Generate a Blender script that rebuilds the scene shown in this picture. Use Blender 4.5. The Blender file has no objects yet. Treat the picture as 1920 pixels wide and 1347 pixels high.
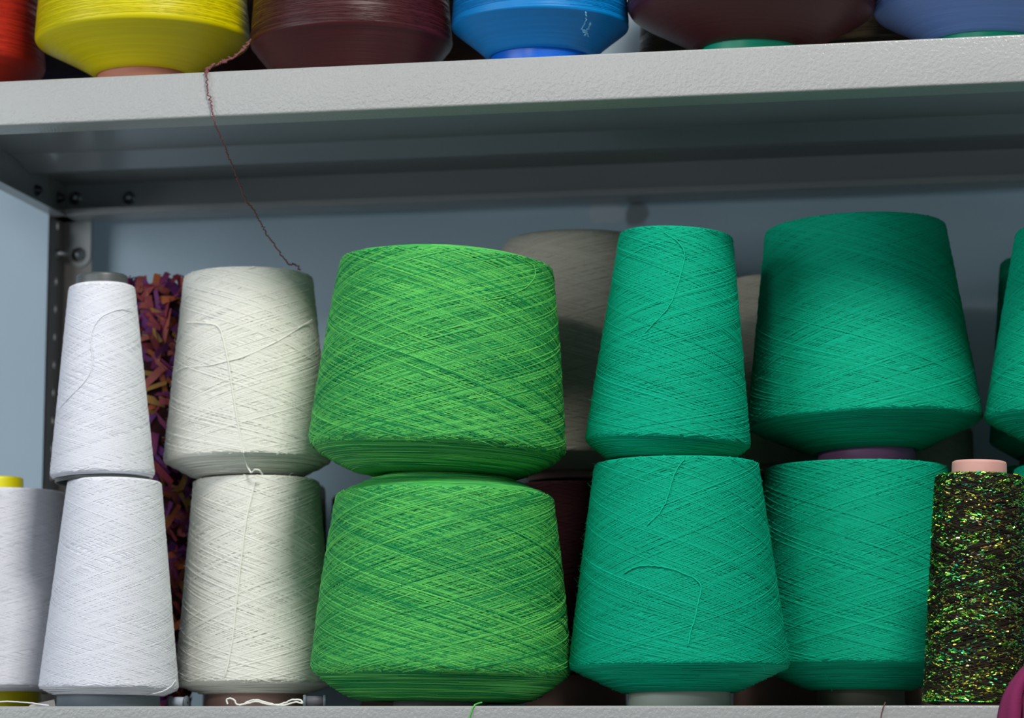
import bpy, math, random
import numpy as np
from mathutils import Vector, Matrix

# ---------------------------------------------------------------- camera, world, lights, exposure
S = 0.01                                  # the numbers below are centimetres
CAM = np.array([50.56, -241.03, -5.60]); YAW, PITCH, ROLL, FPX = .2069, .1384, .0037, 5600.0
SHELF_Z, DEPTH = 54.42, 45.0              # upper shelf's top above the lower shelf's top; rack depth
FWD = np.array([-math.sin(YAW)*math.cos(PITCH), math.cos(YAW)*math.cos(PITCH), math.sin(PITCH)])
_r = np.array([math.cos(YAW), math.sin(YAW), 0.0]); _u = np.cross(_r, FWD)
RIGHT = _r*math.cos(ROLL) + _u*math.sin(ROLL); UP = -_r*math.sin(ROLL) + _u*math.cos(ROLL)

scene = bpy.context.scene
col = scene.collection
cd = bpy.data.cameras.new('camera'); cam = bpy.data.objects.new('camera', cd); col.objects.link(cam)
cd.sensor_width = 36; cd.lens = FPX/1920*36; cd.clip_start = .05; cd.clip_end = 50
M = Matrix(((RIGHT[0], UP[0], -FWD[0], CAM[0]*S), (RIGHT[1], UP[1], -FWD[1], CAM[1]*S),
            (RIGHT[2], UP[2], -FWD[2], CAM[2]*S), (0, 0, 0, 1)))
cam.matrix_world = M
cd.dof.use_dof = True; cd.dof.focus_distance = 2.47; cd.dof.aperture_fstop = 6.3
scene.camera = cam

w = bpy.data.worlds.new('room_daylight'); scene.world = w; w.use_nodes = True
w.node_tree.nodes['Background'].inputs[0].default_value = (.70, .85, 1.0, 1)
w.node_tree.nodes['Background'].inputs[1].default_value = .25

def area(name, loc, target, sx, sy, power, color):
    d = bpy.data.lights.new(name, 'AREA'); d.shape = 'RECTANGLE'; d.size = sx*S; d.size_y = sy*S
    d.energy = power; d.color = color
    o = bpy.data.objects.new(name, d); col.objects.link(o)
    o.location = Vector(loc)*S
    o.rotation_euler = (Vector(target)-Vector(loc)).to_track_quat('-Z', 'Y').to_euler()
    return o
area('ceiling_lamp', (78, -135, 195), (5, 8, 25), 60, 50, 60, (1, .97, .92))
area('window_daylight', (-150, -130, 58), (-5, 15, 25), 110, 85, 15, (.88, .94, 1))
area('wall_lamp', (-70, -262, 112), (-7, 0, 52), 45, 18, 10, (1, .98, .95))

vs = scene.view_settings
vs.view_transform = 'Standard'; vs.look = 'None'; vs.gamma = 1; vs.use_curve_mapping = False
vs.exposure = -0.18

# ---------------------------------------------------------------- pixel helpers (photo frame 1920x1347)
def ray(px, py):
    return FWD + RIGHT*(px-960)/FPX - UP*(py-673.5)/FPX
def at(px, py, Y):                        # the point at depth Y (cm) behind the shelf's front edge
    d = ray(px, py); t = (Y-CAM[1])/d[1]
    return CAM + d*t
def cm_per_px(px, py, Y):
    p = at(px, py, Y)
    return float(np.dot(p-CAM, FWD))/FPX

# ---------------------------------------------------------------- mesh helpers
def mesh_np(name, V, F, mat, parent=None, smooth=True, attrs=None, colors=None):
    """V (n,3) in cm, F (m,k) one polygon size, joined into one mesh object"""
    V = np.asarray(V, dtype=np.float32)*S; F = np.asarray(F, dtype=np.int32)
    me = bpy.data.meshes.new(name)
    k = F.shape[1]
    me.vertices.add(len(V)); me.vertices.foreach_set('co', V.ravel())
    me.loops.add(F.size); me.loops.foreach_set('vertex_index', F.ravel())
    me.polygons.add(len(F)); me.polygons.foreach_set('loop_start', np.arange(0, F.size, k, dtype=np.int32))
    me.polygons.foreach_set('loop_total', np.full(len(F), k, dtype=np.int32))
    me.update(calc_edges=True); me.validate()
    if smooth: me.polygons.foreach_set('use_smooth', np.ones(len(me.polygons), dtype=bool))
    if attrs is not None:
        a = me.attributes.new('tone', 'FLOAT', 'POINT'); a.data.foreach_set('value', np.asarray(attrs, dtype=np.float32).ravel())
    if colors is not None:
        a = me.attributes.new('dye', 'FLOAT_COLOR', 'POINT')
        c = np.ones((len(V), 4), dtype=np.float32); c[:, :3] = colors; a.data.foreach_set('color', c.ravel())
    me.materials.append(mat)
    o = bpy.data.objects.new(name, me); col.objects.link(o)
    if parent: o.parent = parent
    return o
def mesh_py(name, verts, faces, mat, parent=None, smooth=False):
    me = bpy.data.meshes.new(name); me.from_pydata([tuple(np.array(v)*S) for v in verts], [], faces); me.update()
    if smooth:
        for p in me.polygons: p.use_smooth = True
    me.materials.append(mat)
    o = bpy.data.objects.new(name, me); col.objects.link(o)
    if parent: o.parent = parent
    return o
def box(name, lo, hi, mat, parent=None, bevel=0):
    x0, y0, z0 = lo; x1, y1, z1 = hi
    v = [(x0,y0,z0),(x1,y0,z0),(x1,y1,z0),(x0,y1,z0),(x0,y0,z1),(x1,y0,z1),(x1,y1,z1),(x0,y1,z1)]
    f = [(0,3,2,1),(4,5,6,7),(0,1,5,4),(1,2,6,5),(2,3,7,6),(3,0,4,7)]
    o = mesh_py(name, v, f, mat, parent)
    if bevel:
        m = o.modifiers.new('bevel', 'BEVEL'); m.width = bevel*S; m.segments = 3
    return o
def thing(name, loc, label, cat, group=None):
    o = bpy.data.objects.new(name, None); col.objects.link(o); o.empty_display_size = .02
    o.location = Vector([float(c) for c in loc])*S
    o['label'] = label; o['category'] = cat
    if group: o['group'] = group
    return o
def tag(o, label, cat, group=None):
    o['label'] = label; o['category'] = cat
    if group: o['group'] = group
    return o
def lathe_arrays(prof, seg=96):
    prof = np.asarray(prof, float); n = len(prof)
    th = np.linspace(0, 2*math.pi, seg, endpoint=False)
    V = np.stack([prof[:,0][:,None]*np.cos(th), prof[:,0][:,None]*np.sin(th), np.repeat(prof[:,1][:,None], seg, 1)], -1).reshape(-1,3)
    i = np.arange(n-1)[:,None]*seg; j = np.arange(seg)[None,:]; j2 = (j+1) % seg
    F = np.stack([i+j, i+j2, i+seg+j2, i+seg+j], -1).reshape(-1,4)
    return V, F
def catmull(P, per=8):
    P = np.asarray(P, float)
    Q = np.vstack([2*P[0]-P[1], P, 2*P[-1]-P[-2]]); out = []
    for i in range(1, len(Q)-2):
        for t in np.linspace(0, 1, per, endpoint=False):
            a, b, c, d = Q[i-1], Q[i], Q[i+1], Q[i+2]
            out.append(.5*((2*b)+(c-a)*t+(2*a-5*b+4*c-d)*t*t+(3*b-a-3*c+d)*t**3))
    out.append(P[-1]); return np.array(out)
def tube_arrays(P, r, sides=6):
    P = np.asarray(P, float); n = len(P)
    T = np.gradient(P, axis=0); T /= np.linalg.norm(T, axis=1)[:,None]+1e-9
    ref = np.array([.13, -1, .21]); A = np.cross(T, ref); A /= np.linalg.norm(A, axis=1)[:,None]+1e-9
    B = np.cross(T, A); th = np.linspace(0, 2*math.pi, sides, endpoint=False)
    rr = np.broadcast_to(np.asarray(r, float), (n,))
    V = P[:,None,:] + rr[:,None,None]*(A[:,None,:]*np.cos(th)[None,:,None] + B[:,None,:]*np.sin(th)[None,:,None])
    i = np.arange(n-1)[:,None]*sides; j = np.arange(sides)[None,:]; j2 = (j+1) % sides
    F = np.stack([i+j, i+j2, i+sides+j2, i+sides+j], -1).reshape(-1,4)
    return V.reshape(-1,3), F

# ---------------------------------------------------------------- materials
def lin(c): return tuple((x/255/12.92 if x/255 <= .04045 else ((x/255+.055)/1.055)**2.4) for x in c)
def newmat(name):
    m = bpy.data.materials.new(name); m.use_nodes = True
    nt = m.node_tree; return m, nt, nt.nodes['Principled BSDF']
def plain(name, c, rough=.5, metal=0, spec=.5, bump=0, bscale=200, var=.06, stretch=(1,1,1)):
    m, nt, b = newmat(name); N = nt.nodes; L = nt.links
    tc = N.new('ShaderNodeTexCoord'); mp = N.new('ShaderNodeMapping'); mp.inputs['Scale'].default_value = stretch
    L.new(tc.outputs['Object'], mp.inputs['Vector'])
    nz = N.new('ShaderNodeTexNoise'); nz.inputs['Scale'].default_value = bscale; nz.inputs['Detail'].default_value = 3
    L.new(mp.outputs['Vector'], nz.inputs['Vector'])
    mix = N.new('ShaderNodeMix'); mix.data_type = 'RGBA'
    mix.inputs['A'].default_value = (*[x*(1-var) for x in c], 1); mix.inputs['B'].default_value = (*[min(1, x*(1+var)) for x in c], 1)
    L.new(nz.outputs['Fac'], mix.inputs['Factor']); L.new(mix.outputs['Result'], b.inputs['Base Color'])
    b.inputs['Roughness'].default_value = rough; b.inputs['Metallic'].default_value = metal; b.inputs['Specular IOR Level'].default_value = spec
    if bump:
        bp = N.new('ShaderNodeBump'); bp.inputs['Strength'].default_value = bump; bp.inputs['Distance'].default_value = .001
        L.new(nz.outputs['Fac'], bp.inputs['Height']); L.new(bp.outputs['Normal'], b.inputs['Normal'])
    return m
def yarn_mat(name, c0, c1, rough=.75, sheen=.15, spec=.25, hs=500):
    """dye varies along each strand ('tone'); fine fibre relief"""
    m, nt, b = newmat(name); N = nt.nodes; L = nt.links
    a = N.new('ShaderNodeAttribute'); a.attribute_name = 'tone'
    mix = N.new('ShaderNodeMix'); mix.data_type = 'RGBA'
    mix.inputs['A'].default_value = (*c0, 1); mix.inputs['B'].default_value = (*c1, 1)
    L.new(a.outputs['Fac'], mix.inputs['Factor']); L.new(mix.outputs['Result'], b.inputs['Base Color'])
    tc = N.new('ShaderNodeTexCoord'); nz = N.new('ShaderNodeTexNoise'); nz.inputs['Scale'].default_value = hs*2; nz.inputs['Detail'].default_value = 2
    L.new(tc.outputs['Object'], nz.inputs['Vector'])
    bp = N.new('ShaderNodeBump'); bp.inputs['Strength'].default_value = .25; bp.inputs['Distance'].default_value = .0006
    L.new(nz.outputs['Fac'], bp.inputs['Height']); L.new(bp.outputs['Normal'], b.inputs['Normal'])
    b.inputs['Roughness'].default_value = rough; b.inputs['Specular IOR Level'].default_value = spec
    b.inputs['Sheen Weight'].default_value = sheen
    return m
def filament_mat(name, c, rough=.38):
    """smooth shiny filament: very fine near-level lines"""
    m, nt, b = newmat(name); N = nt.nodes; L = nt.links
    tc = N.new('ShaderNodeTexCoord'); mp = N.new('ShaderNodeMapping'); mp.inputs['Scale'].default_value = (9, 9, 900)
    L.new(tc.outputs['Object'], mp.inputs['Vector'])
    nz = N.new('ShaderNodeTexNoise'); nz.inputs['Scale'].default_value = 1.0; nz.inputs['Detail'].default_value = 4
    L.new(mp.outputs['Vector'], nz.inputs['Vector'])
    mix = N.new('ShaderNodeMix'); mix.data_type = 'RGBA'
    mix.inputs['A'].default_value = (*[x*.86 for x in c], 1); mix.inputs['B'].default_value = (*[min(1, x*1.12) for x in c], 1)
    L.new(nz.outputs['Fac'], mix.inputs['Factor']); L.new(mix.outputs['Result'], b.inputs['Base Color'])
    bp = N.new('ShaderNodeBump'); bp.inputs['Strength'].default_value = .35; bp.inputs['Distance'].default_value = .0008
    L.new(nz.outputs['Fac'], bp.inputs['Height']); L.new(bp.outputs['Normal'], b.inputs['Normal'])
    b.inputs['Roughness'].default_value = rough; b.inputs['Specular IOR Level'].default_value = .35
    return m
def dye_mat(name, rough=.6, metal=0):
    m, nt, b = newmat(name)
    a = nt.nodes.new('ShaderNodeAttribute'); a.attribute_name = 'dye'
    nt.links.new(a.outputs['Color'], b.inputs['Base Color']); b.inputs['Roughness'].default_value = rough; b.inputs['Metallic'].default_value = metal
    return m

def paint_mat():
    """light grey powder coat with an orange-peel relief"""
    m, nt, b = newmat('grey_powder_coat'); N = nt.nodes; L = nt.links
    tc = N.new('ShaderNodeTexCoord')
    nz = N.new('ShaderNodeTexNoise'); nz.inputs['Scale'].default_value = 330; nz.inputs['Detail'].default_value = 2.5; nz.inputs['Roughness'].default_value = .6
    L.new(tc.outputs['Object'], nz.inputs['Vector'])
    n2 = N.new('ShaderNodeTexNoise'); n2.inputs['Scale'].default_value = 7; n2.inputs['Detail'].default_value = 5
    L.new(tc.outputs['Object'], n2.inputs['Vector'])
    mix = N.new('ShaderNodeMix'); mix.data_type = 'RGBA'
    mix.inputs['A'].default_value = (.33, .34, .335, 1); mix.inputs['B'].default_value = (.38, .39, .385, 1)
    L.new(n2.outputs['Fac'], mix.inputs['Factor']); L.new(mix.outputs['Result'], b.inputs['Base Color'])
    bp = N.new('ShaderNodeBump'); bp.inputs['Strength'].default_value = .6; bp.inputs['Distance'].default_value = .001
    L.new(nz.outputs['Fac'], bp.inputs['Height']); L.new(bp.outputs['Normal'], b.inputs['Normal'])
    b.inputs['Roughness'].default_value = .28; b.inputs['Specular IOR Level'].default_value = .5
    return m
PAINT = paint_mat()
PAINT_IN = plain('smooth_grey_undercoat', (.36, .38, .38), rough=.16, spec=.6, bscale=6, var=.08)
STEEL = plain('zinc_plated_steel', (.42, .43, .44), rough=.28, metal=1, bscale=60)
BLACKSTEEL = plain('dark_bolt_steel', (.10, .10, .11), rough=.3, metal=1, bscale=60)
GALV = plain('pale_gusset_paint', (.42, .44, .42), rough=.45, bscale=40)
POSTM = plain('post_paint', (.30, .27, .25), rough=.45, bscale=30)

def wall_mat():
    m, nt, b = newmat('pale_blue_wall_paint'); N = nt.nodes; L = nt.links
    tc = N.new('ShaderNodeTexCoord')
    nz = N.new('ShaderNodeTexNoise'); nz.inputs['Scale'].default_value = 5; nz.inputs['Detail'].default_value = 4
    L.new(tc.outputs['Object'], nz.inputs['Vector'])
    mix = N.new('ShaderNodeMix'); mix.data_type = 'RGBA'
    mix.inputs['A'].default_value = (.50, .64, .73, 1); mix.inputs['B'].default_value = (.55, .69, .78, 1)
    L.new(nz.outputs['Fac'], mix.inputs['Factor'])
    cur = mix.outputs['Result']
    def blotch(px, py, rx, rz, colr, amount, sc):
        nonlocal cur
        p = at(px, py, 48.0)*S
        mp = N.new('ShaderNodeMapping'); mp.vector_type = 'POINT'
        mp.inputs['Location'].default_value = (-p[0]/(rx*S), 0, -p[2]/(rz*S)); mp.inputs['Scale'].default_value = (1/(rx*S), 0, 1/(rz*S))
        L.new(tc.outputs['Object'], mp.inputs['Vector'])
        nn = N.new('ShaderNodeTexNoise'); nn.inputs['Scale'].default_value = sc; nn.inputs['Detail'].default_value = 4
        L.new(tc.outputs['Object'], nn.inputs['Vector'])
        ln = N.new('ShaderNodeVectorMath'); ln.operation = 'LENGTH'; L.new(mp.outputs['Vector'], ln.inputs[0])
        ad = N.new('ShaderNodeMath'); ad.operation = 'ADD'; L.new(ln.outputs['Value'], ad.inputs[0])
        ml = N.new('ShaderNodeMath'); ml.operation = 'MULTIPLY_ADD'; ml.inputs[1].default_value = 1.6; ml.inputs[2].default_value = -.8
        L.new(nn.outputs['Fac'], ml.inputs[0]); L.new(ml.outputs[0], ad.inputs[1])
        mr = N.new('ShaderNodeMapRange'); mr.interpolation_type = 'SMOOTHSTEP'
        mr.inputs['From Min'].default_value = 1.0; mr.inputs['From Max'].default_value = .6; mr.inputs['To Min'].default_value = 0; mr.inputs['To Max'].default_value = amount
        L.new(ad.outputs[0], mr.inputs['Value'])
        mx = N.new('ShaderNodeMix'); mx.data_type = 'RGBA'; mx.inputs['B'].default_value = (*colr, 1)
        L.new(mr.outputs['Result'], mx.inputs['Factor']); L.new(cur, mx.inputs['A']); cur = mx.outputs['Result']
    blotch(1135, 398, 2.6, 1.6, (.72, .76, .78), .7, 60)      # smear of white filler on the wall
    blotch(1192, 402, 1.5, 1.9, (.22, .22, .20), .75, 30)     # grey repair patch
    L.new(cur, b.inputs['Base Color']); b.inputs['Roughness'].default_value = .6
    bp = N.new('ShaderNodeBump'); bp.inputs['Strength'].default_value = .1; bp.inputs['Distance'].default_value = .002
    L.new(nz.outputs['Fac'], bp.inputs['Height']); L.new(bp.outputs['Normal'], b.inputs['Normal'])
    return m

# ---------------------------------------------------------------- the setting
wall = box('wall_back', (-260, 48, -125), (320, 60, 190), wall_mat()); wall['kind'] = 'structure'
floor = box('floor', (-260, -330, -131), (320, 60, -125), plain('grey_floor', (.30, .29, .28), rough=.5, bscale=8, var=.15)); floor['kind'] = 'structure'

# ---------------------------------------------------------------- steel rack
XL = float(at(121, 408, DEPTH)[0]); XR = XL + 122.0
rack = thing('shelving_rack', ((XL+XR)/2, DEPTH/2, -125), 'light grey powder coated steel shelving rack against the pale blue wall', 'rack')
RO = np.array([(XL+XR)/2, DEPTH/2, -125.0])
def rb(name, lo, hi, mat, bevel=0, parent=None):
    return box(name, np.array(lo)-RO, np.array(hi)-RO, mat, parent or rack, bevel)
def channel(name, path, x0, x1, mat, parent, t=.12, inner=None):
    """a folded sheet: (Y,Z) path given thickness, swept from x0 to x1, with rounded folds"""
    P = np.array(path, float); out = [P[0]]
    for i in range(1, len(P)-1):
        a, b_, c = P[i-1], P[i], P[i+1]; r = .22
        u = (a-b_)/np.linalg.norm(a-b_); v = (c-b_)/np.linalg.norm(c-b_)
        p0, p1 = b_+u*r, b_+v*r
        for s in np.linspace(0, 1, 6): out.append((1-s)**2*p0+2*s*(1-s)*b_+s*s*p1)
    out.append(P[-1]); Q = np.array(out)
    T = np.gradient(Q, axis=0); T /= np.linalg.norm(T, axis=1)[:,None]; Nn = np.stack([-T[:,1], T[:,0]], -1)
    R2 = Q+Nn*t; n = len(Q); V = []; F = []
    for x in (x0, x1):
        for q in Q: V.append((x, q[0], q[1]))
        for q in R2: V.append((x, q[0], q[1]))
    k = 2*n
    for i in range(n-1):
        F += [(i, i+1, k+i+1, k+i), (n+i+1, n+i, k+n+i, k+n+i+1), (i, n+i, n+i+1, i+1), (k+i+1, k+n+i+1, k+n+i, k+i)]
    F += [(0, k, k+n, n), (n-1, 2*n-1, k+2*n-1, k+n-1)]
    o = mesh_py(name, np.array(V)-RO, F, mat, parent, smooth=True)
    o.data.set_sharp_from_angle(angle=math.radians(40))
    if inner:                                  # smooth coat on the sheet's inner side
        o.data.materials.append(inner)
        for i in range(n-1): o.data.polygons[4*i+1].material_index = 1
    return o
def hexbolt(name, c, axis, r, h, mat, parent, nut=True):
    """domed washer-head bolt with its shank, axis = outward direction"""
    prof = [(0, h*1.1), (r*.45, h*1.05), (r*.75, h*.8), (r*.92, h*.35), (r, .05), (r*1.25, .05), (r*1.25, -.02), (0, -.02)]
    V, F = lathe_arrays(prof, 14)
    q = Vector(axis).to_track_quat('Z', 'Y').to_matrix()
    V = V @ np.array(q).T + np.array(c) - RO
    return mesh_np(name, V, F, mat, parent)
def shelf(z, label):
    # top sheet with front and rear lips, return flanges; side lips; stiffener under it
    s = channel('shelf', [(3.6, z-3.3), (3.6, z-4.0), (0, z-4.0), (0, z), (DEPTH, z), (DEPTH, z-4.0), (DEPTH-3.6, z-4.0), (DEPTH-3.6, z-3.3)], XL, XR, PAINT, rack, t=-.12, inner=PAINT_IN)
    s['label'] = label
    channel('stiffening_bead', [(29.3, z-.14), (34.2, z-.98), (39.5, z-.14)], XL+.2, XR-.2, PAINT_IN, rack, t=.02)
    for x, sg in ((XL, 1), (XR, -1)):
        V = [];  t = .12
        prof = [(x, z-.02), (x, z-4.0), (x+sg*1.5, z-4.0), (x+sg*1.5, z-3.88), (x+sg*t, z-3.88), (x+sg*t, z-.14)]
        for y in (.3, DEPTH-.3):
            for px_, pz in prof: V.append((px_, y, pz))
        n = len(prof); F = [(i, (i+1) % n, n+(i+1) % n, n+i) for i in range(n)]
        rb_ = mesh_py('side_lip', np.array(V)-RO, F, PAINT, rack)
    return s
shelf_up = shelf(SHELF_Z, 'upper shelf with orange-peel paint on its front lip')
shelf_low = shelf(0.0, 'lower shelf carrying the stacked cones')
def flange(axis, p0, p1, z0, z1, t, pitch, zref):
    """a post flange: thin strip with oblong holes; axis 'x' (parallel to the wall) or 'y'"""
    V = []; F = []; nh = 12; c = .5*(p0+p1); hw, hh = .30, .42
    z = zref - math.floor((zref-z0)/pitch)*pitch
    zs = []
    while z < z1-1: zs.append(z); z += pitch
    edges = [z0]+[.5*(a+b) for a, b in zip(zs[:-1], zs[1:])]+[z1]
    for k, zc in enumerate(zs):
        lo, hi = edges[k], edges[k+1]
        ring_in = []; ring_out = []
        for j in range(nh):
            a = 2*math.pi*(j+.5)/nh
            ca, sa = math.cos(a), math.sin(a)
            ring_in.append((c+hw*ca, zc+hh*sa))
            hx = (p1-p0)/2; up = (hi-zc) if sa > 0 else (zc-lo)
            sc = min(hx/abs(ca) if abs(ca) > 1e-6 else 1e9, up/abs(sa) if abs(sa) > 1e-6 else 1e9)
            ring_out.append((c+ca*sc, zc+sa*sc))
        corners = [(p1, hi), (p0, hi), (p0, lo), (p1, lo)]
        base = len(V)
        for off in (0, t):
            for a, b in ring_in+ring_out+corners: V.append((a, off, b))
        m = 2*nh+4
        for j in range(nh):
            j2 = (j+1) % nh
            F.append((base+j, base+j2, base+nh+j2, base+nh+j)); F.append((base+m+j2, base+m+j, base+m+nh+j, base+m+nh+j2))
            F.append((base+j2, base+j, base+m+j, base+m+j2))
        for ci, (qa) in enumerate((math.pi/4, 3*math.pi/4, 5*math.pi/4, 7*math.pi/4)):
            # fan to the corner between the two ring_out points straddling it
            ang = math.atan2(corners[ci][1]-zc, corners[ci][0]-c) % (2*math.pi)
            js = [(2*math.pi*(j+.5)/nh) for j in range(nh)]
            j = max([i for i in range(nh) if js[i] <= ang], default=nh-1); j2 = (j+1) % nh
            F.append((base+nh+j, base+nh+j2, base+2*nh+ci)); F.append((base+m+nh+j2, base+m+nh+j, base+m+2*nh+ci))
    V = np.array(V)
    return V, F
def post(x, y, sx, sy):
    """slotted angle; corner at (x, y); flanges run sx along X and sy along Y"""
    t = .2; z0, z1 = -125, 118
    zref = float(at(103, 528, DEPTH-1.5)[2])
    V1 = np.array([(a, b, c) for c in (z0, z1) for a, b in ((0, 0), (3.3, 0), (3.3, t), (0, t))]); F1 = [(0, 3, 2, 1), (4, 5, 6, 7), (0, 1, 5, 4), (1, 2, 6, 5), (2, 3, 7, 6), (3, 0, 4, 7)]
    V2, F2 = flange('y', 0, 4.0, z0, z1, t, 2.86, zref)
    A = np.stack([x+sx*V1[:,0], y+sy*V1[:,1], V1[:,2]], -1); B = np.stack([x+sx*V2[:,1], y+sy*V2[:,0], V2[:,2]], -1)
    V = np.vstack([A, B]); F = F1+[tuple(i+len(A) for i in f) for f in F2]
    return mesh_py('post', V-RO, F, POSTM, rack)
PY = DEPTH+.45
post(XL-.35, PY, 1, -1)
post(XR+.35, PY, -1, -1)
post(XL-.35, -.45+.0, 1, 1).location.x -= .0
post(XR+.35, -.45, -1, 1)
# gusset plate with rounded foot on the rear-left post, its bolt, and the bolts of the shelf corner
gp = [at(131, 408, DEPTH), at(171, 408, DEPTH), at(171, 478, DEPTH)]
cx_, hw_ = (gp[0][0]+gp[1][0])/2, (gp[1][0]-gp[0][0])/2
pts = [(gp[0][0], gp[0][2]), (gp[1][0], gp[1][2])]
zc_ = at(151, 480, DEPTH)[2]
pts += [(cx_+hw_*math.cos(a), zc_+hw_*math.sin(a)) for a in np.linspace(0, -math.pi, 13)]
V = [(a, DEPTH+.05, b) for a, b in pts]+[(a, DEPTH+.22, b) for a, b in pts]; n = len(pts)
mesh_py('gusset_plate', np.array(V)-RO, [tuple(range(n))[::-1], tuple(range(n, 2*n))]+[(i, (i+1) % n, n+(i+1) % n, n+i) for i in range(n)], GALV, rack)
p = at(147, 478, DEPTH); hexbolt('bolt', (p[0], DEPTH+.05, p[2]), (0, -1, 0), .62, .55, STEEL, rack)
p = at(106, 476, DEPTH-1.6); hexbolt('bolt', (XL-.14, DEPTH-1.7, p[2]), (1, 0, 0), .38, 1.1, STEEL, rack)
for px_, mt in ((142, STEEL), (243, STEEL)):
    p = at(px_, 372, DEPTH); hexbolt('bolt', (p[0], DEPTH-.13, p[2]), (0, -1, 0), .55, .55, mt, rack)
for px_, py_ in ((68, 357), (110, 371)):
    d = ray(px_, py_); tt = (XL+.13-CAM[0])/d[0]; p = CAM+d*tt
    hexbolt('bolt', (XL+.13, p[1], p[2]), (1, 0, 0), .5, .6, BLACKSTEEL, rack)

# ---------------------------------------------------------------- yarn cones
RNG = np.random.default_rng(7)
CONES = {}
def smooth_noise(n, m, rng, knots):
    k = rng.random((n, knots+2)); x = np.linspace(0, knots, m); i = np.floor(x).astype(int); f = x-i; f = f*f*(3-2*f)
    return k[:, i]*(1-f)+k[:, i+1]*f
def winding(name, pz, pr, z0, z1, turns, spacing, width, mat, parent, rng, heather=.25, lift=.10, cluster=.7, seg=60, floor_=.035):
    """cross-wound strands: n passes each way from z0 to z1 on the profile (pz, pr), all in cm"""
    n = max(6, int(abs(z1-z0)/(spacing*turns))); Vs = []; Fs = []; Ts = []; base = 0
    Mn = int(turns*seg)+6
    for d in (1, -1):
        gp_ = rng.gamma(cluster, 1, n)+.15; ph = np.cumsum(gp_)/gp_.sum()*2*math.pi
        t = np.linspace(0, 1, Mn)[None,:]
        s = .72*t+.28*(t*t*(3-2*t))
        e0 = rng.random((n,1))*.035; e1 = rng.random((n,1))*.03
        s = e0+(1-e0-e1)*s
        th = ph[:,None]+d*2*math.pi*turns*(1+rng.normal(0, .025, (n,1)))*t + (smooth_noise(n, Mn, rng, 5)-.5)*.10
        z = z0+(z1-z0)*s + (smooth_noise(n, Mn, rng, 6)-.5)*.12
        off = rng.random((n,1))*lift + floor_
        r = np.interp(z, pz, pr)+off
        P = np.stack([r*np.cos(th), r*np.sin(th), z], -1)
        T = np.gradient(P, axis=1); T /= np.linalg.norm(T, axis=2, keepdims=True)+1e-9
        Nn = np.stack([np.cos(th), np.sin(th), 0*z], -1)
        Sd = np.cross(T, Nn); Sd /= np.linalg.norm(Sd, axis=2, keepdims=True)+1e-9
        wd = width*(.8+.45*rng.random((n,1,1)))
        A = P+Sd*wd*.5-Nn*wd*.28; B = P+Nn*wd*.32; C = P-Sd*wd*.5-Nn*wd*.28
        V = np.stack([A, B, C], 2).reshape(-1, 3)
        i = (np.arange(n)[:,None]*Mn+np.arange(Mn-1)[None,:])*3+base
        F = np.concatenate([np.stack([i, i+3, i+4, i+1], -1).reshape(-1,4), np.stack([i+1, i+4, i+5, i+2], -1).reshape(-1,4)])
        tone = .5+heather*(rng.random((n,1))-.5)*1.2+heather*(smooth_noise(n, Mn, rng, int(6*turns)+4)-.5)*1.6
        Vs.append(V); Fs.append(F); Ts.append(np.repeat(np.clip(tone, 0, 1).reshape(-1), 3)); base += len(V)
    o = mesh_np(name, np.vstack(Vs), np.vstack(Fs), mat, parent, attrs=np.concatenate(Ts)); o['kind'] = 'stuff'
    return o
def rings(name, zr, mat, parent, rng, width, heather):
    """concentric strands on the underside (and crown): list of (z, r, outward normal)"""
    Vs = []; Fs = []; Ts = []; base = 0; m = 72
    for z, r, nr, nz in zr:
        th = np.linspace(0, 2*math.pi, m)+rng.random()*6
        rr = r+(smooth_noise(1, m, rng, 9)[0]-.5)*width*1.5
        zz = z+(smooth_noise(1, m, rng, 9)[0]-.5)*width*1.5
        P = np.stack([rr*np.cos(th), rr*np.sin(th), zz], -1)
        Nn = np.stack([nr*np.cos(th), nr*np.sin(th), 0*th+nz], -1)
        T = np.stack([-np.sin(th), np.cos(th), 0*th], -1); Sd = np.cross(T, Nn)
        wd = width*(.8+.5*rng.random()); P = P+Nn*rng.random()*.04
        V = np.stack([P+Sd*wd*.5-Nn*wd*.25, P+Nn*wd*.3, P-Sd*wd*.5-Nn*wd*.25], 1).reshape(-1,3)
        i = np.arange(m-1)*3+base
        Fs += [np.stack([i, i+3, i+4, i+1], -1), np.stack([i+1, i+4, i+5, i+2], -1)]
        Vs.append(V); base += len(V)
        tn = .5+heather*(rng.random()-.5)+heather*(smooth_noise(1, m, rng, 14)[0]-.5)*1.6
        Ts.append(np.repeat(np.clip(tn, 0, 1), 3))
    o = mesh_np(name, np.vstack(Vs), np.vstack(Fs), mat, parent, attrs=np.concatenate(Ts)); o['kind'] = 'stuff'
    return o
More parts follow.
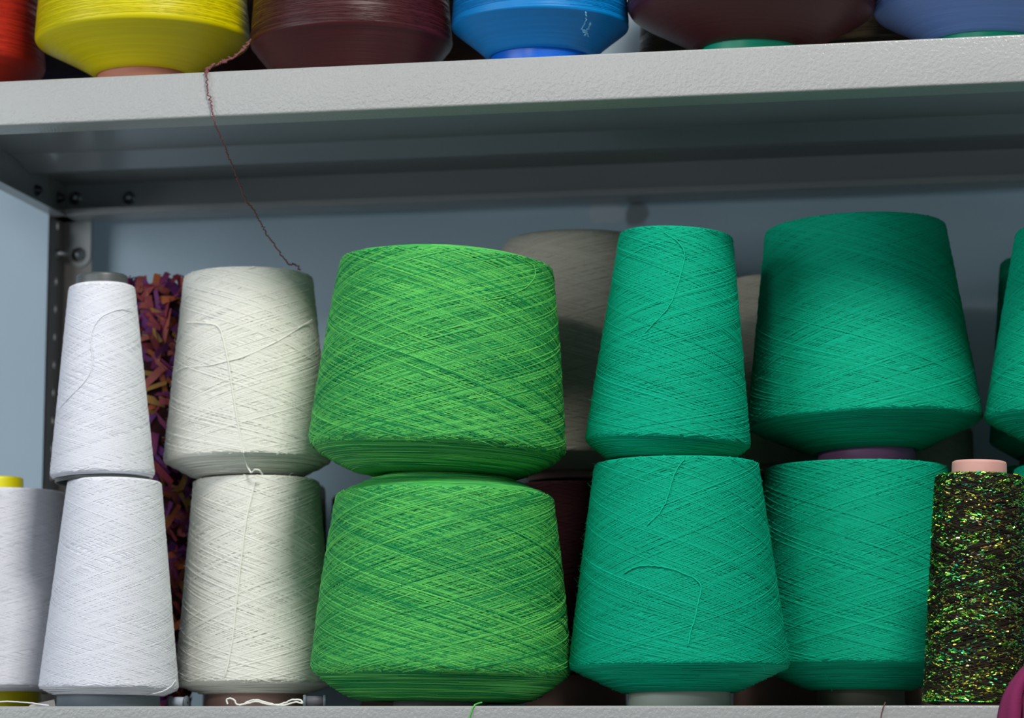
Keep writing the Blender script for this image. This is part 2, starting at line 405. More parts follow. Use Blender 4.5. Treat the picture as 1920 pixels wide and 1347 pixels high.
def fuzz(pz, pr, z0, z1, n, mat, parent, rng, length=.45, wd=.010):
    z = z0+(z1-z0)*rng.random(n); th = rng.random(n)*2*math.pi; r = np.interp(z, pz, pr)+.05
    Nn = np.stack([np.cos(th), np.sin(th), 0*th], -1); T = np.stack([-np.sin(th), np.cos(th), 0*th], -1); U = np.array([0,0,1.0])
    P0 = np.stack([r*np.cos(th), r*np.sin(th), z], -1)
    dr = Nn*(.5+.5*rng.random((n,1)))+T*rng.normal(0, .8, (n,1))+U*rng.normal(0, .8, (n,1)); dr /= np.linalg.norm(dr, axis=1, keepdims=True)
    L_ = length*(.3+rng.random((n,1))); d2 = dr+rng.normal(0, .5, (n,3))
    P1 = P0+dr*L_*.5; P2 = P1+d2*L_*.5
    w1 = np.cross(dr, rng.normal(0, 1, (n,3))); w1 /= np.linalg.norm(w1, axis=1, keepdims=True); w1 *= wd
    V = np.stack([P0-w1, P0+w1, P1+w1*.8, P1-w1*.8, P2+w1*.4, P2-w1*.4], 1).reshape(-1,3)
    i = np.arange(n)*6
    F = np.concatenate([np.stack([i, i+1, i+2, i+3], -1), np.stack([i+3, i+2, i+4, i+5], -1)])
    o = mesh_np('fuzz', V, F, mat, parent, attrs=np.full(len(V), .5)); o['kind'] = 'stuff'
    return o

def cone(key, label, Y, cxb, cxt, under, ridge, top, mat, tube_mat, zbase=None, tube_r=None, tube_top=None, turns=1.5, spacing=.067, width=.088,
         heather=.25, rnd=8, dome=3, rnd_top=5, bulge=0, fuzzn=0, concave=0, group=None, style='spun', cat='yarn cone', lift=.045, crown=False, top_sp=.55):
    """all arguments in photo pixels, taken on the vertical plane at depth Y through the cone's axis.
    under/ridge/top = (y, radius): foot of the underside, widest ring, upper shoulder"""
    rng = np.random.default_rng(abs(hash_(key)) % 99991)
    k = cm_per_px((cxb+cxt)/2, (ridge[0]+top[0])/2, Y)
    pb = at(cxb, ridge[0], Y); pt = at(cxt, top[0], Y)
    axis = (pt-pb); axis /= np.linalg.norm(axis)
    def zl(y): return (at(cxb, y, Y)[2]-pb[2])             # height above the widest ring
    Zb = pb[2]
    zu, zr, zt = zl(under[0]), 0.0, zl(top[0]); Ru, Rr, Rt = under[1]*k, ridge[1]*k, top[1]*k
    rd = min(rnd*k, (zr-zu)*.9); rt_ = rnd_top*k
    foot = (zbase-Zb) if zbase is not None else zu-.3
    if foot > zu-.02: foot = zu-.02
    tr = (tube_r*k if tube_r else Ru*.97)
    prof = [(tr*.96, zu+.15), (tr, zu+.02), (Ru, zu)]
    for s in np.linspace(0, 1, 9)[1:-1]:
        zz = zu+(zr-rd*.8-zu)*s; rr = Ru+(Rr-rd*.35-Ru)*(s**(1-concave) if concave < 1 else s); prof.append((rr, zz))
    for a in np.linspace(-60, 0, 6):
        prof.append((Rr-rd*.9*(1-math.cos(math.radians(a))), zr+rd*.92*math.sin(math.radians(a))))
    z_ridge_i = len(prof)-1
    for s in np.linspace(0, 1, 15)[1:-1]:
        prof.append((Rr+(Rt-Rr)*s+bulge*k*math.sin(math.pi*s), zr+(zt-rt_-zr)*s))
    for a in np.linspace(0, 80, 6):
        prof.append((Rt-rt_*(1-math.cos(math.radians(a))), zt-rt_+rt_*math.sin(math.radians(a))))
    ttr = tube_top[1]*k if tube_top else tr*.55
    rs, zs_ = prof[-1]
    for s in np.linspace(0, 1, 7)[1:]:
        prof.append((rs+(ttr-rs)*s, zs_+dome*k*math.sin(math.pi/2*s)))
    ztop = prof[-1][1]
    prof.append((ttr*.98, ztop-.4))
    root = thing('yarn_cone', (pb[0]+axis[0]/axis[2]*foot, Y, Zb+foot), label, cat, group)
    tilt = math.atan2(axis[0], axis[2]); root.rotation_euler = (0, tilt, 0)
    prof = np.array(prof); prof[:,1] -= foot
    V, F = lathe_arrays(prof, 112 if style != 'far' else 64)
    if style == 'far': spacing = max(spacing, .11); width = max(width, .11)
    body = mesh_np('yarn', V, F, mat, root, attrs=np.clip(.5+.3*heather*(rng.random(len(V))-.5), 0, 1))
    zz = prof[:,1]; order = slice(z_ridge_i-5, len(prof)-7)
    pz, pr = prof[order,1], prof[order,0]
    if style in ('spun', 'far'):
        winding('winding', pz, pr, pz[0], pz[-2], turns, spacing, width, mat, body, rng, heather, lift, seg=42 if style == 'spun' else 36)
    if style == 'spun':
        winding('top_winding', pz, pr, pz[2], pz[-2], turns*.93, top_sp, width*1.05, mat, body, rng, heather, .04, cluster=.5, seg=42, floor_=(.035+lift)*(1 if lift > .03 else .6))
    if style == 'spun':
        nr_ = max(4, int(math.hypot(Rr-Ru, zr-zu)/(width*.8)))
        ul = []
        for s in (np.arange(nr_)+.5)/nr_:
            i = s*(z_ridge_i-1-3)+3; i0 = int(i); f = i-i0
            r_ = prof[i0,0]*(1-f)+prof[min(i0+1, z_ridge_i),0]*f; z_ = prof[i0,1]*(1-f)+prof[min(i0+1, z_ridge_i),1]*f
            ul.append((z_, r_, .45, -.89))
        if crown:
            for s in np.linspace(.05, .95, 22):
                i = len(prof)-8+s*6; i0 = int(i); f = i-i0
                ul.append((prof[i0,1]*(1-f)+prof[i0+1,1]*f, prof[i0,0]*(1-f)+prof[i0+1,0]*f, .3, .95))
        rings('underside_winding', ul, mat, body, rng, width*.95, heather)
    if style == 'filament':
        winding('winding', pz, pr, pz[3], pz[-2], 9, .16, .035, mat, body, rng, .3, .01, seg=48)
    if fuzzn: fuzz(pz, pr, pz[0], pz[-1], fuzzn, mat, body, rng)
    # the paper or plastic tube it is wound on
    th_ = .22
    if zu-foot > .03:
        tp = [(tr-th_, zu-foot+.3), (tr-th_, .06), (tr-th_*.7, 0), (tr-th_*.25, 0), (tr, .08), (tr*.985, zu-foot+.1)]
        V, F = lathe_arrays(tp, 64); mesh_np('tube', V, F, tube_mat, root)
    if tube_top:
        h = zl(tube_top[0])-foot; r1 = tube_top[1]*k
        tp = [(r1, ztop-foot-.5), (r1*.985, h-.25), (r1*.97, h-.07), (r1*.92, h), (r1*.85, h), (r1*.80, h-.08), (r1*.79, ztop-foot-.5)]
        V, F = lathe_arrays(tp, 64); mesh_np('tube_tip', V, F, tube_mat, root)
    CONES[key] = dict(root=root, body=body, Y=Y, pb=pb, axis=axis, pz=prof[:,1], pr=prof[:,0], foot=foot, Zb=Zb, zi=z_ridge_i, n=len(prof), mat=mat)
    return root
def hash_(s):
    h = 5381
    for ch in s: h = (h*33+ord(ch)) & 0x7fffffff
    return h
def on_cone(key, px, py, eps=.06):
    """point of the cone's near surface seen at a pixel"""
    c = CONES[key]; Yg = c['Y']-3
    lo = np.array([c['pz'][2:c['n']-1], c['pr'][2:c['n']-1]])
    for _ in range(6):
        p = at(px, py, Yg); z = p[2]-c['Zb']-c['foot']
        ax = c['pb'][0]+c['axis'][0]/c['axis'][2]*(p[2]-c['Zb'])
        R = float(np.interp(z, lo[0], lo[1]))+eps; dx = p[0]-ax
        Yg = c['Y']-math.sqrt(max(R*R-dx*dx, 0))
    return at(px, py, Yg)
def strand(name, P, r, mat, parent=None, per=6, jitter=0, seed=1):
    P = catmull(P, per); rng = np.random.default_rng(seed)
    if jitter: P = P+rng.normal(0, jitter, P.shape)
    if parent is not None:
        bpy.context.view_layer.update(); inv = np.array(parent.matrix_world.inverted())
        P = (P*S) @ inv[:3,:3].T + inv[:3,3]; P = P/S
    V, F = tube_arrays(P, r)
    return mesh_np(name, V, F, mat, parent, attrs=np.full(len(V), 1.0))
def tail(key, pix, r=.055, eps=.16, jitter=.01, name='loose_thread'):
    c = CONES[key]
    return strand(name, [on_cone(key, x, y, .085+r) for x, y in pix], r, c['mat'], c['root'], 7, jitter, hash_(key))

# yarn and tube materials (dye colours)
WHITE = yarn_mat('bright_white_yarn', (.74, .75, .82), (.84, .85, .90), rough=.8, sheen=0)
CREAM = yarn_mat('cream_wool', (.74, .74, .66), (.84, .84, .77), rough=.85, sheen=.1)
OFFW = yarn_mat('ecru_wool', (.40, .38, .31), (.48, .46, .38), rough=.9, sheen=.05)
GREEN = yarn_mat('heathered_green_yarn', (.006, .25, .065), (.12, .57, .11), rough=.65, sheen=0, spec=.22)
TEAL = yarn_mat('emerald_teal_yarn', (.000, .33, .185), (.000, .45, .265), rough=.75, sheen=0, spec=.15)
MAROON = yarn_mat('dark_maroon_wool', (.030, .005, .008), (.048, .009, .012), rough=.9)
PURPLE = yarn_mat('dark_purple_wool', (.05, .03, .06), (.08, .05, .09), rough=.9)
BROWN = yarn_mat('reddish_brown_wool', (.10, .05, .035), (.14, .07, .05), rough=.9)
F_RED = filament_mat('red_filament', (.42, .022, .012)); F_YEL = filament_mat('yellow_filament', (.62, .55, .0))
F_MAR = filament_mat('maroon_filament', (.055, .008, .010)); F_BLU = filament_mat('blue_filament', (.0, .19, .52))
F_LAV = filament_mat('lavender_blue_filament', (.11, .20, .48)); F_IND = filament_mat('indigo_filament', (.04, .04, .11))
F_ORA = filament_mat('orange_brown_filament', (.10, .035, .012)); F_OLV = filament_mat('olive_brown_filament', (.055, .04, .022))
T_DGREY = plain('dark_grey_plastic', (.075, .085, .085), rough=.4, spec=.5, bscale=60)
T_GREY = plain('slate_grey_plastic', (.13, .16, .185), rough=.45, bscale=60)
T_YEL = plain('yellow_plastic', (.80, .72, .0), rough=.4, bscale=60)
T_PINK = plain('pink_cardboard', (.62, .33, .28), rough=.6, bscale=90); T_BRN = plain('brown_pink_cardboard', (.36, .22, .19), rough=.7, bscale=90)
T_TERRA = plain('terracotta_cardboard', (.45, .17, .11), rough=.65, bscale=90)
T_PALE = plain('pale_green_plastic', (.42, .46, .40), rough=.45, bscale=60); T_MAUVE = plain('mauve_plastic', (.34, .13, .30), rough=.45, bscale=60)
T_OLIVE = plain('dark_olive_plastic', (.10, .10, .07), rough=.5, bscale=60)
T_BLUE = plain('bright_blue_plastic', (.0, .12, .62), rough=.35, bscale=60); T_GREEN = plain('green_plastic', (.0, .32, .18), rough=.4, bscale=60)

LOW = 'yarn cones on the lower shelf'; UPR = 'shiny filament cones on the upper shelf'
# --- lower shelf, front stacks (bottom cones stand on the shelf: zbase=0)
cone('A', 'white yarn cone on yellow tube, cut by the left edge of the picture', 18.5, -8, -4, (1300, 100), (1288, 158), (926, 128), WHITE, T_YEL, zbase=0, tube_r=86, tube_top=(897, 48), turns=1.5, group=LOW, heather=.5, lift=.022, width=.075, top_sp=.8)
cone('B1', 'slim white yarn cone standing on the shelf, lower of the white pair', 9, 204, 215, (1305, 100), (1287, 128.5), (903, 87), WHITE, T_GREY, zbase=0, tube_r=97, turns=1.75, group=LOW, heather=.5, lift=.022, width=.075, top_sp=.8)
cone('B2', 'slim white yarn cone with dark grey tube tip, stacked on another white cone', 9.6, 192, 191, (897, 90), (889, 96), (538, 61), WHITE, T_DGREY, zbase=float(at(200, 905, 9.3)[2]), tube_r=88, tube_top=(517, 48.5), turns=1.95, group=LOW, heather=.5, lift=.022, width=.075, top_sp=.8)
cone('C1', 'cream wool cone on brown cardboard tube with a thread down its front', 17.5, 479, 481, (1303, 96), (1279, 147), (902, 116), CREAM, T_BRN, zbase=0, tube_r=93, turns=1.35, group=LOW, heather=.5, width=.12, spacing=.08, lift=.06, fuzzn=500)
cone('C2', 'cream wool cone stacked on top of another cream cone', 17.5, 464, 466, (897, 96), (862, 154), (519, 119), CREAM, T_BRN, zbase=float(at(470, 901, 17.5)[2]), tube_r=72, turns=1.35, group=LOW, heather=.4, width=.11, spacing=.08, lift=.05, fuzzn=500)
cone('E1', 'wide heathered green cone sitting on the shelf, lower of the green pair', 10, 827, 834, (1318, 150), (1250, 240.5), (926, 203), GREEN, T_PALE, zbase=0, tube_r=88, turns=.85, group=LOW, heather=1.0, rnd=26, concave=.3, dome=42, rnd_top=14, spacing=.062, width=.095, bulge=3, crown=True, lift=.085)
cone('E2', 'wide heathered green cone stacked on top of another green cone', 10, 820, 838, (896, 128), (832, 237.5), (494, 198), GREEN, T_PALE, zbase=float(at(825, 886, 10)[2]), tube_r=86, turns=.85, group=LOW, heather=1.0, rnd=26, concave=.3, dome=20, rnd_top=9, spacing=.062, width=.095, bulge=3, crown=True, lift=.085)
cone('F1', 'emerald yarn cone on pale tube, standing on the shelf beside the green cones', 11.8, 1273, 1268, (1300, 108), (1247, 204.5), (870, 153), TEAL, T_PALE, zbase=0, tube_r=96, turns=1.0, group=LOW, heather=.6, fuzzn=1500, rnd=10)
cone('F2', 'narrow emerald yarn cone stacked on top, with a loose thread at its top', 11.8, 1252, 1268, (866, 112), (829, 152.5), (441, 105), TEAL, T_PALE, zbase=float(at(1267, 869, 11.8)[2]), tube_r=92, turns=1.6, group=LOW, heather=.6, fuzzn=400)
cone('G1', 'emerald yarn cone standing on the shelf between the pale-tubed cone and the glitter cone', 23.5, 1612, 1606, (1296, 96), (1242, 196), (878, 170), TEAL, T_OLIVE, zbase=0, tube_r=83, turns=1.1, group=LOW, heather=.6, fuzzn=300, rnd=14)
cone('G2', 'large emerald yarn cone on mauve tube, stacked on the right, top in shade', 23.5, 1621, 1603, (849, 100), (789, 217), (428, 168), TEAL, T_MAUVE, zbase=float(at(1606, 876, 23.5)[2]), tube_r=91, turns=1.0, group=LOW, heather=.6, fuzzn=300, rnd=12)
cone('I1', 'emerald yarn cone on the shelf behind the glitter cone, barely seen at the right edge', 22, 2070, 2064, (1296, 96), (1242, 196), (878, 160), TEAL, T_BRN, zbase=0, tube_r=83, turns=1.1, group=LOW, heather=.6, style='far')
cone('I2', 'large emerald yarn cone stacked at the right edge, cut by the picture', 22, 2068, 2072, (852, 100), (786, 217), (438, 165), TEAL, T_MAUVE, zbase=float(at(2064, 876, 22)[2]), tube_r=91, turns=1.0, group=LOW, heather=.6, rnd=12)
# --- lower shelf, back row
cone('Cb', 'cream wool cone half hidden behind the lower cream cone', 36.2, 466, 470, (1288, 90), (1262, 150), (912, 139), CREAM, T_BRN, zbase=0, tube_r=85, turns=1.6, group=LOW, heather=.3, style='far')
cone('J2', 'ecru wool cone in the back row between the green and narrow emerald cones', 34, 1085, 1085, (892, 110), (858, 168), (452, 142), OFFW, T_BRN, zbase=float(at(1085, 905, 34)[2]), tube_r=95, turns=1.6, group=LOW, heather=.5, style='far', rnd_top=20, width=.2, spacing=.2)
cone('J1', 'dark maroon wool cone standing in shadow under the ecru cone', 34, 1080, 1082, (1270, 110), (1235, 160), (915, 140), MAROON, T_BRN, zbase=0, tube_r=95, turns=1.6, group=LOW, heather=.5, style='far')
cone('K2', 'ecru wool cone in the back row glimpsed between two emerald stacks', 38.4, 1467, 1467, (880, 100), (838, 131), (530, 115), OFFW, T_BRN, zbase=float(at(1470, 896, 37.8)[2]), tube_r=95, turns=1.6, group=LOW, heather=.5, style='far', rnd_top=14)
cone('K1', 'reddish brown wool cone in the back row under the ecru cone by the emerald stacks', 37.8, 1470, 1470, (1270, 100), (1235, 124), (902, 104), BROWN, T_BRN, zbase=0, tube_r=95, turns=1.6, group=LOW, heather=.5, style='far')
cone('M', 'dark ecru cone in the back row under the right of the large emerald cone', 39.2, 1724, 1724, (1270, 80), (1235, 104), (805, 98), OFFW, T_BRN, zbase=0, tube_r=80, turns=1.5, group=LOW, heather=.5, style='far')
cone('N', 'dark purple wool cone deep in shadow between the cream and green stacks', 38, 762, 762, (1270, 90), (1235, 142), (932, 138), PURPLE, T_BRN, zbase=0, tube_r=85, turns=1.6, group=LOW, heather=.5, style='far')
cone('P1', 'emerald cone in the back row under a shaded emerald cone, hidden at right edge', 38.5, 1997, 1997, (1270, 90), (1235, 136), (880, 118), TEAL, T_BRN, zbase=0, tube_r=85, turns=1.6, group=LOW, heather=.5, style='far')
cone('P2', 'shaded emerald cone in the back row, peeking out at the right edge', 38.5, 1997, 1997, (862, 90), (830, 138), (490, 120), TEAL, T_BRN, zbase=float(at(1997, 876, 38.5)[2]), tube_r=85, turns=1.6, group=LOW, heather=.5, style='far', rnd_top=12)
# --- upper shelf
Z2 = SHELF_Z
def fil(key, label, Y, cx, under, ridge, mat, tmat, tube_r, top_r=None, **k):
    return cone(key, label, Y, cx, cx, under, ridge, (ridge[0]-380, (top_r or ridge[1]*.84)), mat, tmat, zbase=Z2, tube_r=tube_r, style=k.pop('style', 'filament'), group=UPR, rnd=k.pop('rnd', 8), **k)
fil('T0', 'red filament cone on the upper shelf at the left edge', 14.5, -92, (178, 120), (128, 174), F_RED, T_TERRA, 90, rnd=16)
fil('T1', 'bright yellow filament cone on a terracotta tube on the upper shelf', 11, 268, (145, 88), (76, 199), F_YEL, T_TERRA, 86, rnd=12, concave=-.15)
fil('T2', 'dark maroon filament cone on the upper shelf between yellow and blue', 11, 659, (160, 130), (84, 188), F_MAR, T_TERRA, 100, rnd=14)
fil('T3', 'bright blue filament cone with a frayed knot, on the upper shelf', 11, 1013, (111, 98), (52, 165), F_BLU, T_BLUE, 94, rnd=7, concave=-.1)
fil('T4', 'large dark maroon filament cone with a green tube ring on the upper shelf', 11, 1408, (96, 97), (12, 230), F_MAR, T_GREEN, 93, rnd=26)
fil('T5', 'lavender blue filament cone on a green tube at the upper right', 15.6, 1855, (84, 112), (16, 216), F_LAV, T_GREEN, 108, rnd=20, concave=-.2)
fil('U0', 'dark indigo filament cone behind the red and yellow cones', 31, 100, (190, 60), (150, 105), F_IND, T_TERRA, 55, rnd=40)
fil('U1', 'very dark maroon filament cone behind the gap right of the yellow cone', 31, 470, (190, 90), (120, 140), F_MAR, T_TERRA, 80)
fil('U2', 'orange brown filament cone behind the gap left of the blue cone', 31, 850, (170, 80), (125, 120), F_ORA, T_TERRA, 70)
fil('U4', 'olive brown filament cone behind the gap left of the large maroon cone', 31, 1320, (168, 100), (125, 122), F_OLV, T_TERRA, 90)
fil('U5', 'near black brown filament cone behind the gap left of the lavender cone', 31, 1660, (150, 100), (100, 150), F_OLV, T_TERRA, 90)

# --- loose ends of yarn lying on their cones
tail('B2', [(250, 577), (215, 583), (190, 595), (175, 615), (170, 640), (173, 668), (170, 695), (155, 720), (130, 745), (112, 765)], .035, .09)
tail('C2', [(350, 605), (378, 606), (408, 612), (418, 635), (428, 680), (437, 740), (447, 800), (457, 850)], .065, .14)
tail('C2', [(330, 697), (350, 689), (390, 686), (424, 678), (460, 668), (520, 640), (585, 600)], .05, .12)
tail('C1', [(478, 905), (472, 930), (461, 980), (451, 1060), (443, 1130), (437, 1190), (430, 1230), (421, 1270), (408, 1292)], .07, .15)
tail('B1', [(330, 1275), (318, 1290), (298, 1299), (275, 1304)], .05, .14)
tail('E2', [(985, 488), (1001, 500), (1002, 520), (985, 540), (950, 555), (915, 563), (860, 575)], .04, .22)
tail('F2', [(1245, 436), (1273, 455), (1283, 480), (1272, 530), (1254, 575), (1232, 600), (1212, 622)], .06, .2, .02)
tail('F1', [(1282, 862), (1264, 890), (1252, 930), (1238, 960), (1215, 983)], .07, .2, .02)
tail('F1', [(1170, 1075), (1200, 1062), (1240, 1063), (1280, 1075), (1313, 1095), (1309, 1130), (1303, 1160), (1294, 1190), (1290, 1213)], .07, .2, .02)
F_BLU_keep = CONES['T3']['mat']; CONES['T3']['mat'] = plain('pale_blue_frayed_thread', (.16, .50, .75), rough=.7, bscale=300)
tail('T3', [(1098, 22), (1099, 33), (1096, 45), (1091, 55), (1097, 60), (1103, 52), (1106, 42), (1102, 56), (1096, 66), (1102, 62), (1090, 54), (1104, 68)], .06, .12, .05, name='frayed_knot')
tail('G1', [(1543, 1255), (1556, 1280), (1560, 1296)], .04, .15)

# --- glitter cone
GLIT = yarn_mat('black_brown_lurex_core', (.006, .005, .004), (.026, .018, .010), rough=.6, spec=.12, sheen=0)
GL_FLAKE = dye_mat('iridescent_flakes', rough=.32, metal=1)
cone('H', 'slim black cone of green and gold glitter yarn on a pink tube', 7, 1834, 1836, (1321, 92), (1313, 99), (893, 80), GLIT, T_PINK, zbase=0, tube_r=70, tube_top=(866, 52), turns=3.0, spacing=.10, width=.11, group=LOW, heather=1.0, fuzzn=900, lift=.09)
def flakes(key, n):
    c = CONES[key]; rng = np.random.default_rng(5); i0 = c['zi']-4; pz, pr = c['pz'][i0:c['n']-7], c['pr'][i0:c['n']-7]
    # flakes sit along the crossing strands, in streaks
    m = n//14; z0 = pz[0]+(pz[-1]-pz[0])*rng.random(m); t0 = rng.random(m)*2*math.pi; sl = rng.choice([-1, 1], m)*(.9+.5*rng.random(m))
    st = np.repeat(np.arange(m), 14); u = rng.random(len(st))*1.1-.3
    th = t0[st]+u*.75; z = np.clip(z0[st]+sl[st]*u*.75+rng.normal(0, .10, len(st)), pz[0], pz[-1]); N_ = len(st)
    r = np.interp(z, pz, pr)+.09+.05*rng.random(N_)
    Nn = np.stack([np.cos(th), np.sin(th), 0*th], -1); T = np.stack([-np.sin(th), np.cos(th), sl[st]*.28], -1)
    Nn = Nn+rng.normal(0, .33, (N_, 3)); Nn /= np.linalg.norm(Nn, axis=1, keepdims=True)
    T = T-Nn*np.sum(T*Nn, 1, keepdims=True); T /= np.linalg.norm(T, axis=1, keepdims=True); B = np.cross(Nn, T)
    P = np.stack([r*np.cos(th), r*np.sin(th), z], -1)
    L_ = (.06+.14*rng.random((N_,1))); W_ = .022+.02*rng.random((N_,1))
    V = np.stack([P-T*L_-B*W_, P+T*L_-B*W_, P+T*L_+B*W_, P-T*L_+B*W_], 1).reshape(-1, 3)
    F = np.arange(N_*4).reshape(-1, 4)
    pal = np.array([(.10, .75, .10), (.25, .80, .08), (.55, .75, .06), (.75, .60, .08), (.03, .55, .25), (.80, .42, .08), (.30, .55, .10), (.60, .75, .55)])
    ci = rng.choice(len(pal), m, p=[.22, .2, .17, .11, .13, .06, .08, .03])[st]
    ci = np.where(rng.random(N_) < .3, rng.integers(0, len(pal), N_), ci)
    o = mesh_np('glitter_flakes', V, F, GL_FLAKE, c['body'], smooth=False, colors=np.repeat(pal[ci], 4, 0)); o['kind'] = 'stuff'
flakes('H', 15000)

# --- multicoloured ribbon yarn, two cones stacked behind the white and cream stacks
RIB = dye_mat('ribbon_dyes', rough=.7)
def ribbon_cone(label, px_, y0, y1, Y, R_px, zbase, n, seed, top_tufts):
    rng = np.random.default_rng(seed); k = cm_per_px(px_, (y0+y1)/2, Y); R = R_px*k
    b = at(px_, y1, Y); zt = at(px_, y0, Y)[2]; zb = zbase if zbase is not None else b[2]
    root = thing('ribbon_yarn_cone', (b[0], Y, zb), label, 'yarn cone', LOW); Hh = zt-zb
    prof = [(R*.5, 0), (R*.9, .05), (R*.97, .5), (R*.95, Hh*.5), (R*.88, Hh-.5), (R*.8, Hh-.1), (R*.4, Hh), (.01, Hh)]
    V, F = lathe_arrays(prof, 48); mesh_np('core', V, F, MAROON, root, attrs=np.full(len(V), .5))
    pal = np.array([(.20, .035, .17), (.28, .03, .05), (.34, .05, .06), (.52, .13, .04), (.42, .10, .08), (.16, .03, .20), (.46, .24, .06), (.24, .03, .12)])
    Vs = []; Fs = []; Cs = []; base = 0
    for i in range(n):
        th = rng.random()*2*math.pi; z = rng.random()*Hh; up = rng.random() < (.12 if top_tufts else 0)
        if up: z = Hh-.3
        r0 = R*(.97-.09*z/Hh)
        Nn = np.array([math.cos(th), math.sin(th), 0]); T = np.array([-math.sin(th), math.cos(th), 0]); U = np.array([0, 0, 1.])
        a = rng.random()*2*math.pi; d = T*math.cos(a)+U*math.sin(a)*.8
        if up: d = U*(.4+.8*rng.random())+T*rng.normal(0, .5)+Nn*rng.normal(-.2, .4)
        d /= np.linalg.norm(d); ln = 1.5+2.4*rng.random(); wd = .18+.28*rng.random(); out = .15+.6*rng.random()**2
        sd = np.cross(d, Nn)+Nn*rng.normal(0, .4); sd /= np.linalg.norm(sd); tw = rng.normal(0, .8)
        P0 = Nn*(r0-.05)+U*z; m = 5
        for q in range(m):
            s_ = q/(m-1); c = P0+d*ln*s_+Nn*(out*math.sin(math.pi*s_*.75) - (0 if up else .0))
            rad = math.hypot(c[0], c[1]); lim = R*1.05
            if rad > lim: c[:2] *= lim/rad
            if rad < r0+.02 and c[2] < Hh: c[:2] *= (r0+.03)/max(rad, .1)
            c[2] = min(max(c[2], .05), Hh+(1.4 if up else .35))
            e = sd*math.cos(tw*s_)+Nn*math.sin(tw*s_)
            Vs += [c-e*wd, c+e*wd]
            cc = pal[i % len(pal)]*(.75+.5*rng.random() if q == 0 else 1)
            Cs += [cc, cc]
        Fs += [(base+2*q, base+2*q+1, base+2*q+3, base+2*q+2) for q in range(m-1)]; base += 2*m
    o = mesh_np('ribbon_pile', np.array(Vs), np.array(Fs), RIB, root, colors=np.array(Cs)); o['kind'] = 'stuff'
    return root
zmid = float(at(293, 930, 26.2)[2])
ribbon_cone('fluffy orange and purple ribbon yarn cone on the shelf behind the white pair', 293, 930, 1320, 26.2, 62, 0.02, 480, 3, False)
ribbon_cone('fluffy purple and orange ribbon yarn cone with tufts on top, between white and cream cones', 293, 552, 930, 26.2, 70, zmid+.36, 620, 4, True)

# --- crinkled burgundy thread hanging from the upper shelf to the upper cream cone
BURG = plain('burgundy_thread', (.17, .055, .055), rough=.8, bscale=300, var=.3)
path = [(470, 76, 4.6), (452, 96, 4.2), (428, 112, 3.0), (404, 121, 1.6), (390, 129, .4), (386, 141, -.25), (390, 172, -.25), (397, 205, -.25), (403, 232, -.25),
        (417, 264, 1.5), (430, 296, 3.5), (447, 338, 6), (461, 374, 8), (484, 409, 9.6), (500, 440, 10.8), (520, 468, 11.8), (541, 494, 12.8), (552, 496, 13.2), (562, 507, 13.6)]
P = catmull([at(x, y, Y) for x, y, Y in path], 16)
rng = np.random.default_rng(11); n = len(P)
amp = np.interp(np.arange(n), [0, 60, 90, 150, 230, n], [.16, .14, .06, .05, .06, .09])
zig = rng.normal(0, 1, (n, 3))*amp[:,None]*np.array([1, .25, .6])
P = P+zig; P[:,1] = np.where((np.arange(n) > 75) & (np.arange(n) < 128), np.minimum(P[:,1], -.1), P[:,1])
V, F = tube_arrays(P, np.interp(np.arange(n), [0, 70, 90, n], [.09, .09, .065, .065]), 5)
tag(mesh_np('thread', V, F, BURG), 'crinkled burgundy thread hanging from the upper shelf to a cream cone', 'thread')

# --- loose ends lying on the lower shelf's front edge
def edge(pts, Y): return [at(x, y, Y) for x, y in pts]
tag(strand('yarn_tangle', edge([(427, 1321), (425, 1313), (432, 1310), (440, 1314), (444, 1321), (455, 1321), (468, 1315), (482, 1313), (500, 1318), (520, 1322), (535, 1318), (548, 1313), (563, 1313), (567, 1319), (556, 1317), (545, 1319), (530, 1323), (500, 1321), (482, 1316), (462, 1320), (448, 1323)], .55), .075, CREAM, None, 6, .012),
    'tangle of cream yarn lying on the shelf edge below a cream cone', 'yarn')
tag(strand('yarn_end', edge([(-20, 1318), (10, 1316), (35, 1317), (60, 1319), (92, 1323.5)], .6), .055, WHITE, None, 6, .012), 'white yarn end lying on the shelf edge at far left', 'yarn')
tag(strand('yarn_end', [at(903, 1318, 1.2), at(893, 1321, .4), at(887, 1327, -.12), at(884, 1335, -.2), at(880, 1348, -.2), at(879, 1362, -.25)], .07, GREEN, None, 6, .012), 'green yarn end hanging over the lower shelf edge', 'yarn')
tag(strand('thread_scrap', [at(1660, 1318, .3), at(1657, 1325, -.16), at(1653, 1338, -.18), at(1651, 1356, -.18)], .045, BURG, None, 6, .006), 'dark thread scrap lying over the lower shelf edge at right', 'thread')
strand('loose_thread', [on_cone('C2', 457, 850, .14), at(462, 868, 11.6), at(470, 886, 11.3), at(478, 881, 11.0), at(486, 882, 11.0), at(492, 890, 11.4)], .075, CREAM, CONES['C2']['root'], 6, .01)
strand('loose_thread', [at(338, 912, 31.0), at(325, 925, 30.6), at(321, 945, 30.2), at(322, 975, 30.0), at(331, 992, 29.6), at(338, 1012, 29.4), at(341, 1035, 29.4)], .085, CREAM, CONES['Cb']['root'], 6, .01)

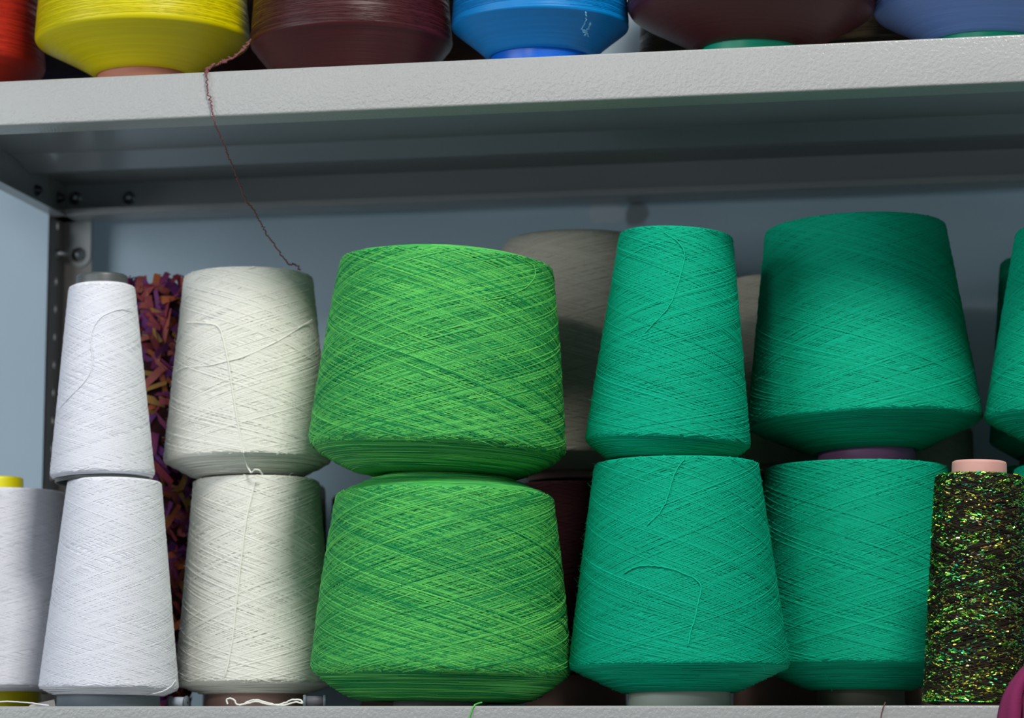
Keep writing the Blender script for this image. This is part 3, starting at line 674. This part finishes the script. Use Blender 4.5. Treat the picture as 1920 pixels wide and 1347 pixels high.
# --- small things lying on the lower shelf between the cone feet
def spool(label, px_, Y, r, ln, rz, mat, core):
    p = at(px_, 1315, Y); root = thing('small_spool', (p[0], Y, 0), label, 'spool'); root.rotation_euler = (0, 0, rz)
    for sgn in (-1, 1):
        prof = [(.12, -.12), (r*.9, -.12), (r, -.05), (r, .05), (r*.9, .12), (.12, .12)]
        V, F = lathe_arrays(prof, 32); V = np.stack([V[:,2]+sgn*ln/2, V[:,0], V[:,1]+r], -1); mesh_np('flange', V, F, mat, root)
    V, F = lathe_arrays([(.1, -ln/2), (r*.78, -ln/2+.1), (r*.82, 0), (r*.78, ln/2-.1), (.1, ln/2)], 32); V = np.stack([V[:,2], V[:,0], V[:,1]+r], -1)
    mesh_np('thread_wrap', V, F, core, root)
spool('small grey spool lying on the shelf between cream and green cones', 590, 4.2, .52, 1.7, .25, T_GREY, plain('grey_thread', (.10, .10, .12), rough=.6, bscale=300))
spool('small pale blue spool lying on the shelf between white and cream cones', 335, 12.5, .6, 1.5, -.1, T_GREY, plain('pale_blue_thread', (.42, .48, .56), rough=.6, bscale=300))
p = at(85, 1315, 7.5)
V = [(p[0]-1.3, 6.6, .02), (p[0]+1.2, 6.9, .02), (p[0]+1.1, 8.6, .02), (p[0]-1.2, 8.4, .02), (p[0]-1.1, 6.8, .30), (p[0]+1.0, 7.0, .75), (p[0]+1.0, 8.5, .8), (p[0]-1.0, 8.3, .45)]
tag(mesh_py('card_scrap', V, [(0,3,2,1), (4,5,6,7), (0,1,5,4), (1,2,6,5), (2,3,7,6), (3,0,4,7)], plain('beige_card', (.50, .46, .42), rough=.8, bscale=60)), 'folded beige card scrap on the shelf left of the white cone foot', 'card')

# --- magenta cloth bunched over the shelf edge at the right
def cloth():
    out = [(1868, 1440), (1870, 1390), (1874, 1347), (1879, 1322), (1887, 1300), (1902, 1276), (1922, 1253), (1950, 1230), (1985, 1214)]
    nu = 60; V = []; rows = catmull(out, 5)
    for i, (x, y) in enumerate(rows):
        pl = at(x, y, -1.2); f = i/(len(rows)-1)
        wide = 13.0-5.0*f**1.5
        for j in range(nu):
            u = j/(nu-1); bul = math.sin(math.pi*min(1, u*1.02))**.6
            fold = .55*math.sin(u*17+f*2.2)+.3*math.sin(u*31-f*3+1)+.55*math.sin(u*64+f*5+.6)
            yy = -.55-(2.9-1.9*f)*bul-(.9-.5*f)*fold*min(1, u*9)*min(1, (1-u)*4)*.8
            V.append((pl[0]+u*wide, min(yy, -.3), pl[2]+.5*math.sin(math.pi*u)*f*3))
    n = len(rows); F = [(i*nu+j, i*nu+j+1, (i+1)*nu+j+1, (i+1)*nu+j) for i in range(n-1) for j in range(nu-1)]
    # close over the top onto the shelf
    base = len(V)
    for q in range(1, 6):
        s_ = q/5
        for j in range(nu):
            a = V[(n-1)*nu+j]; V.append((a[0], a[1]+(1.2-a[1])*s_*.9, a[2]*(1-s_**2)+.1*s_**2+.9*math.sin(math.pi*s_)*.6))
    F += [((n-1)*nu+j if q == 0 else base+(q-1)*nu+j, (n-1)*nu+j+1 if q == 0 else base+(q-1)*nu+j+1, base+q*nu+j+1, base+q*nu+j) for q in range(5) for j in range(nu-1)]
    o = mesh_py('cloth', V, F, plain('magenta_cotton', (.20, .010, .08), rough=.9, bscale=500, bump=.3, var=.12), smooth=True)
    m = o.modifiers.new('thickness', 'SOLIDIFY'); m.thickness = .0025; m.offset = 1
    return tag(o, 'magenta cloth bunched over the lower shelf edge at right', 'cloth')
cloth()
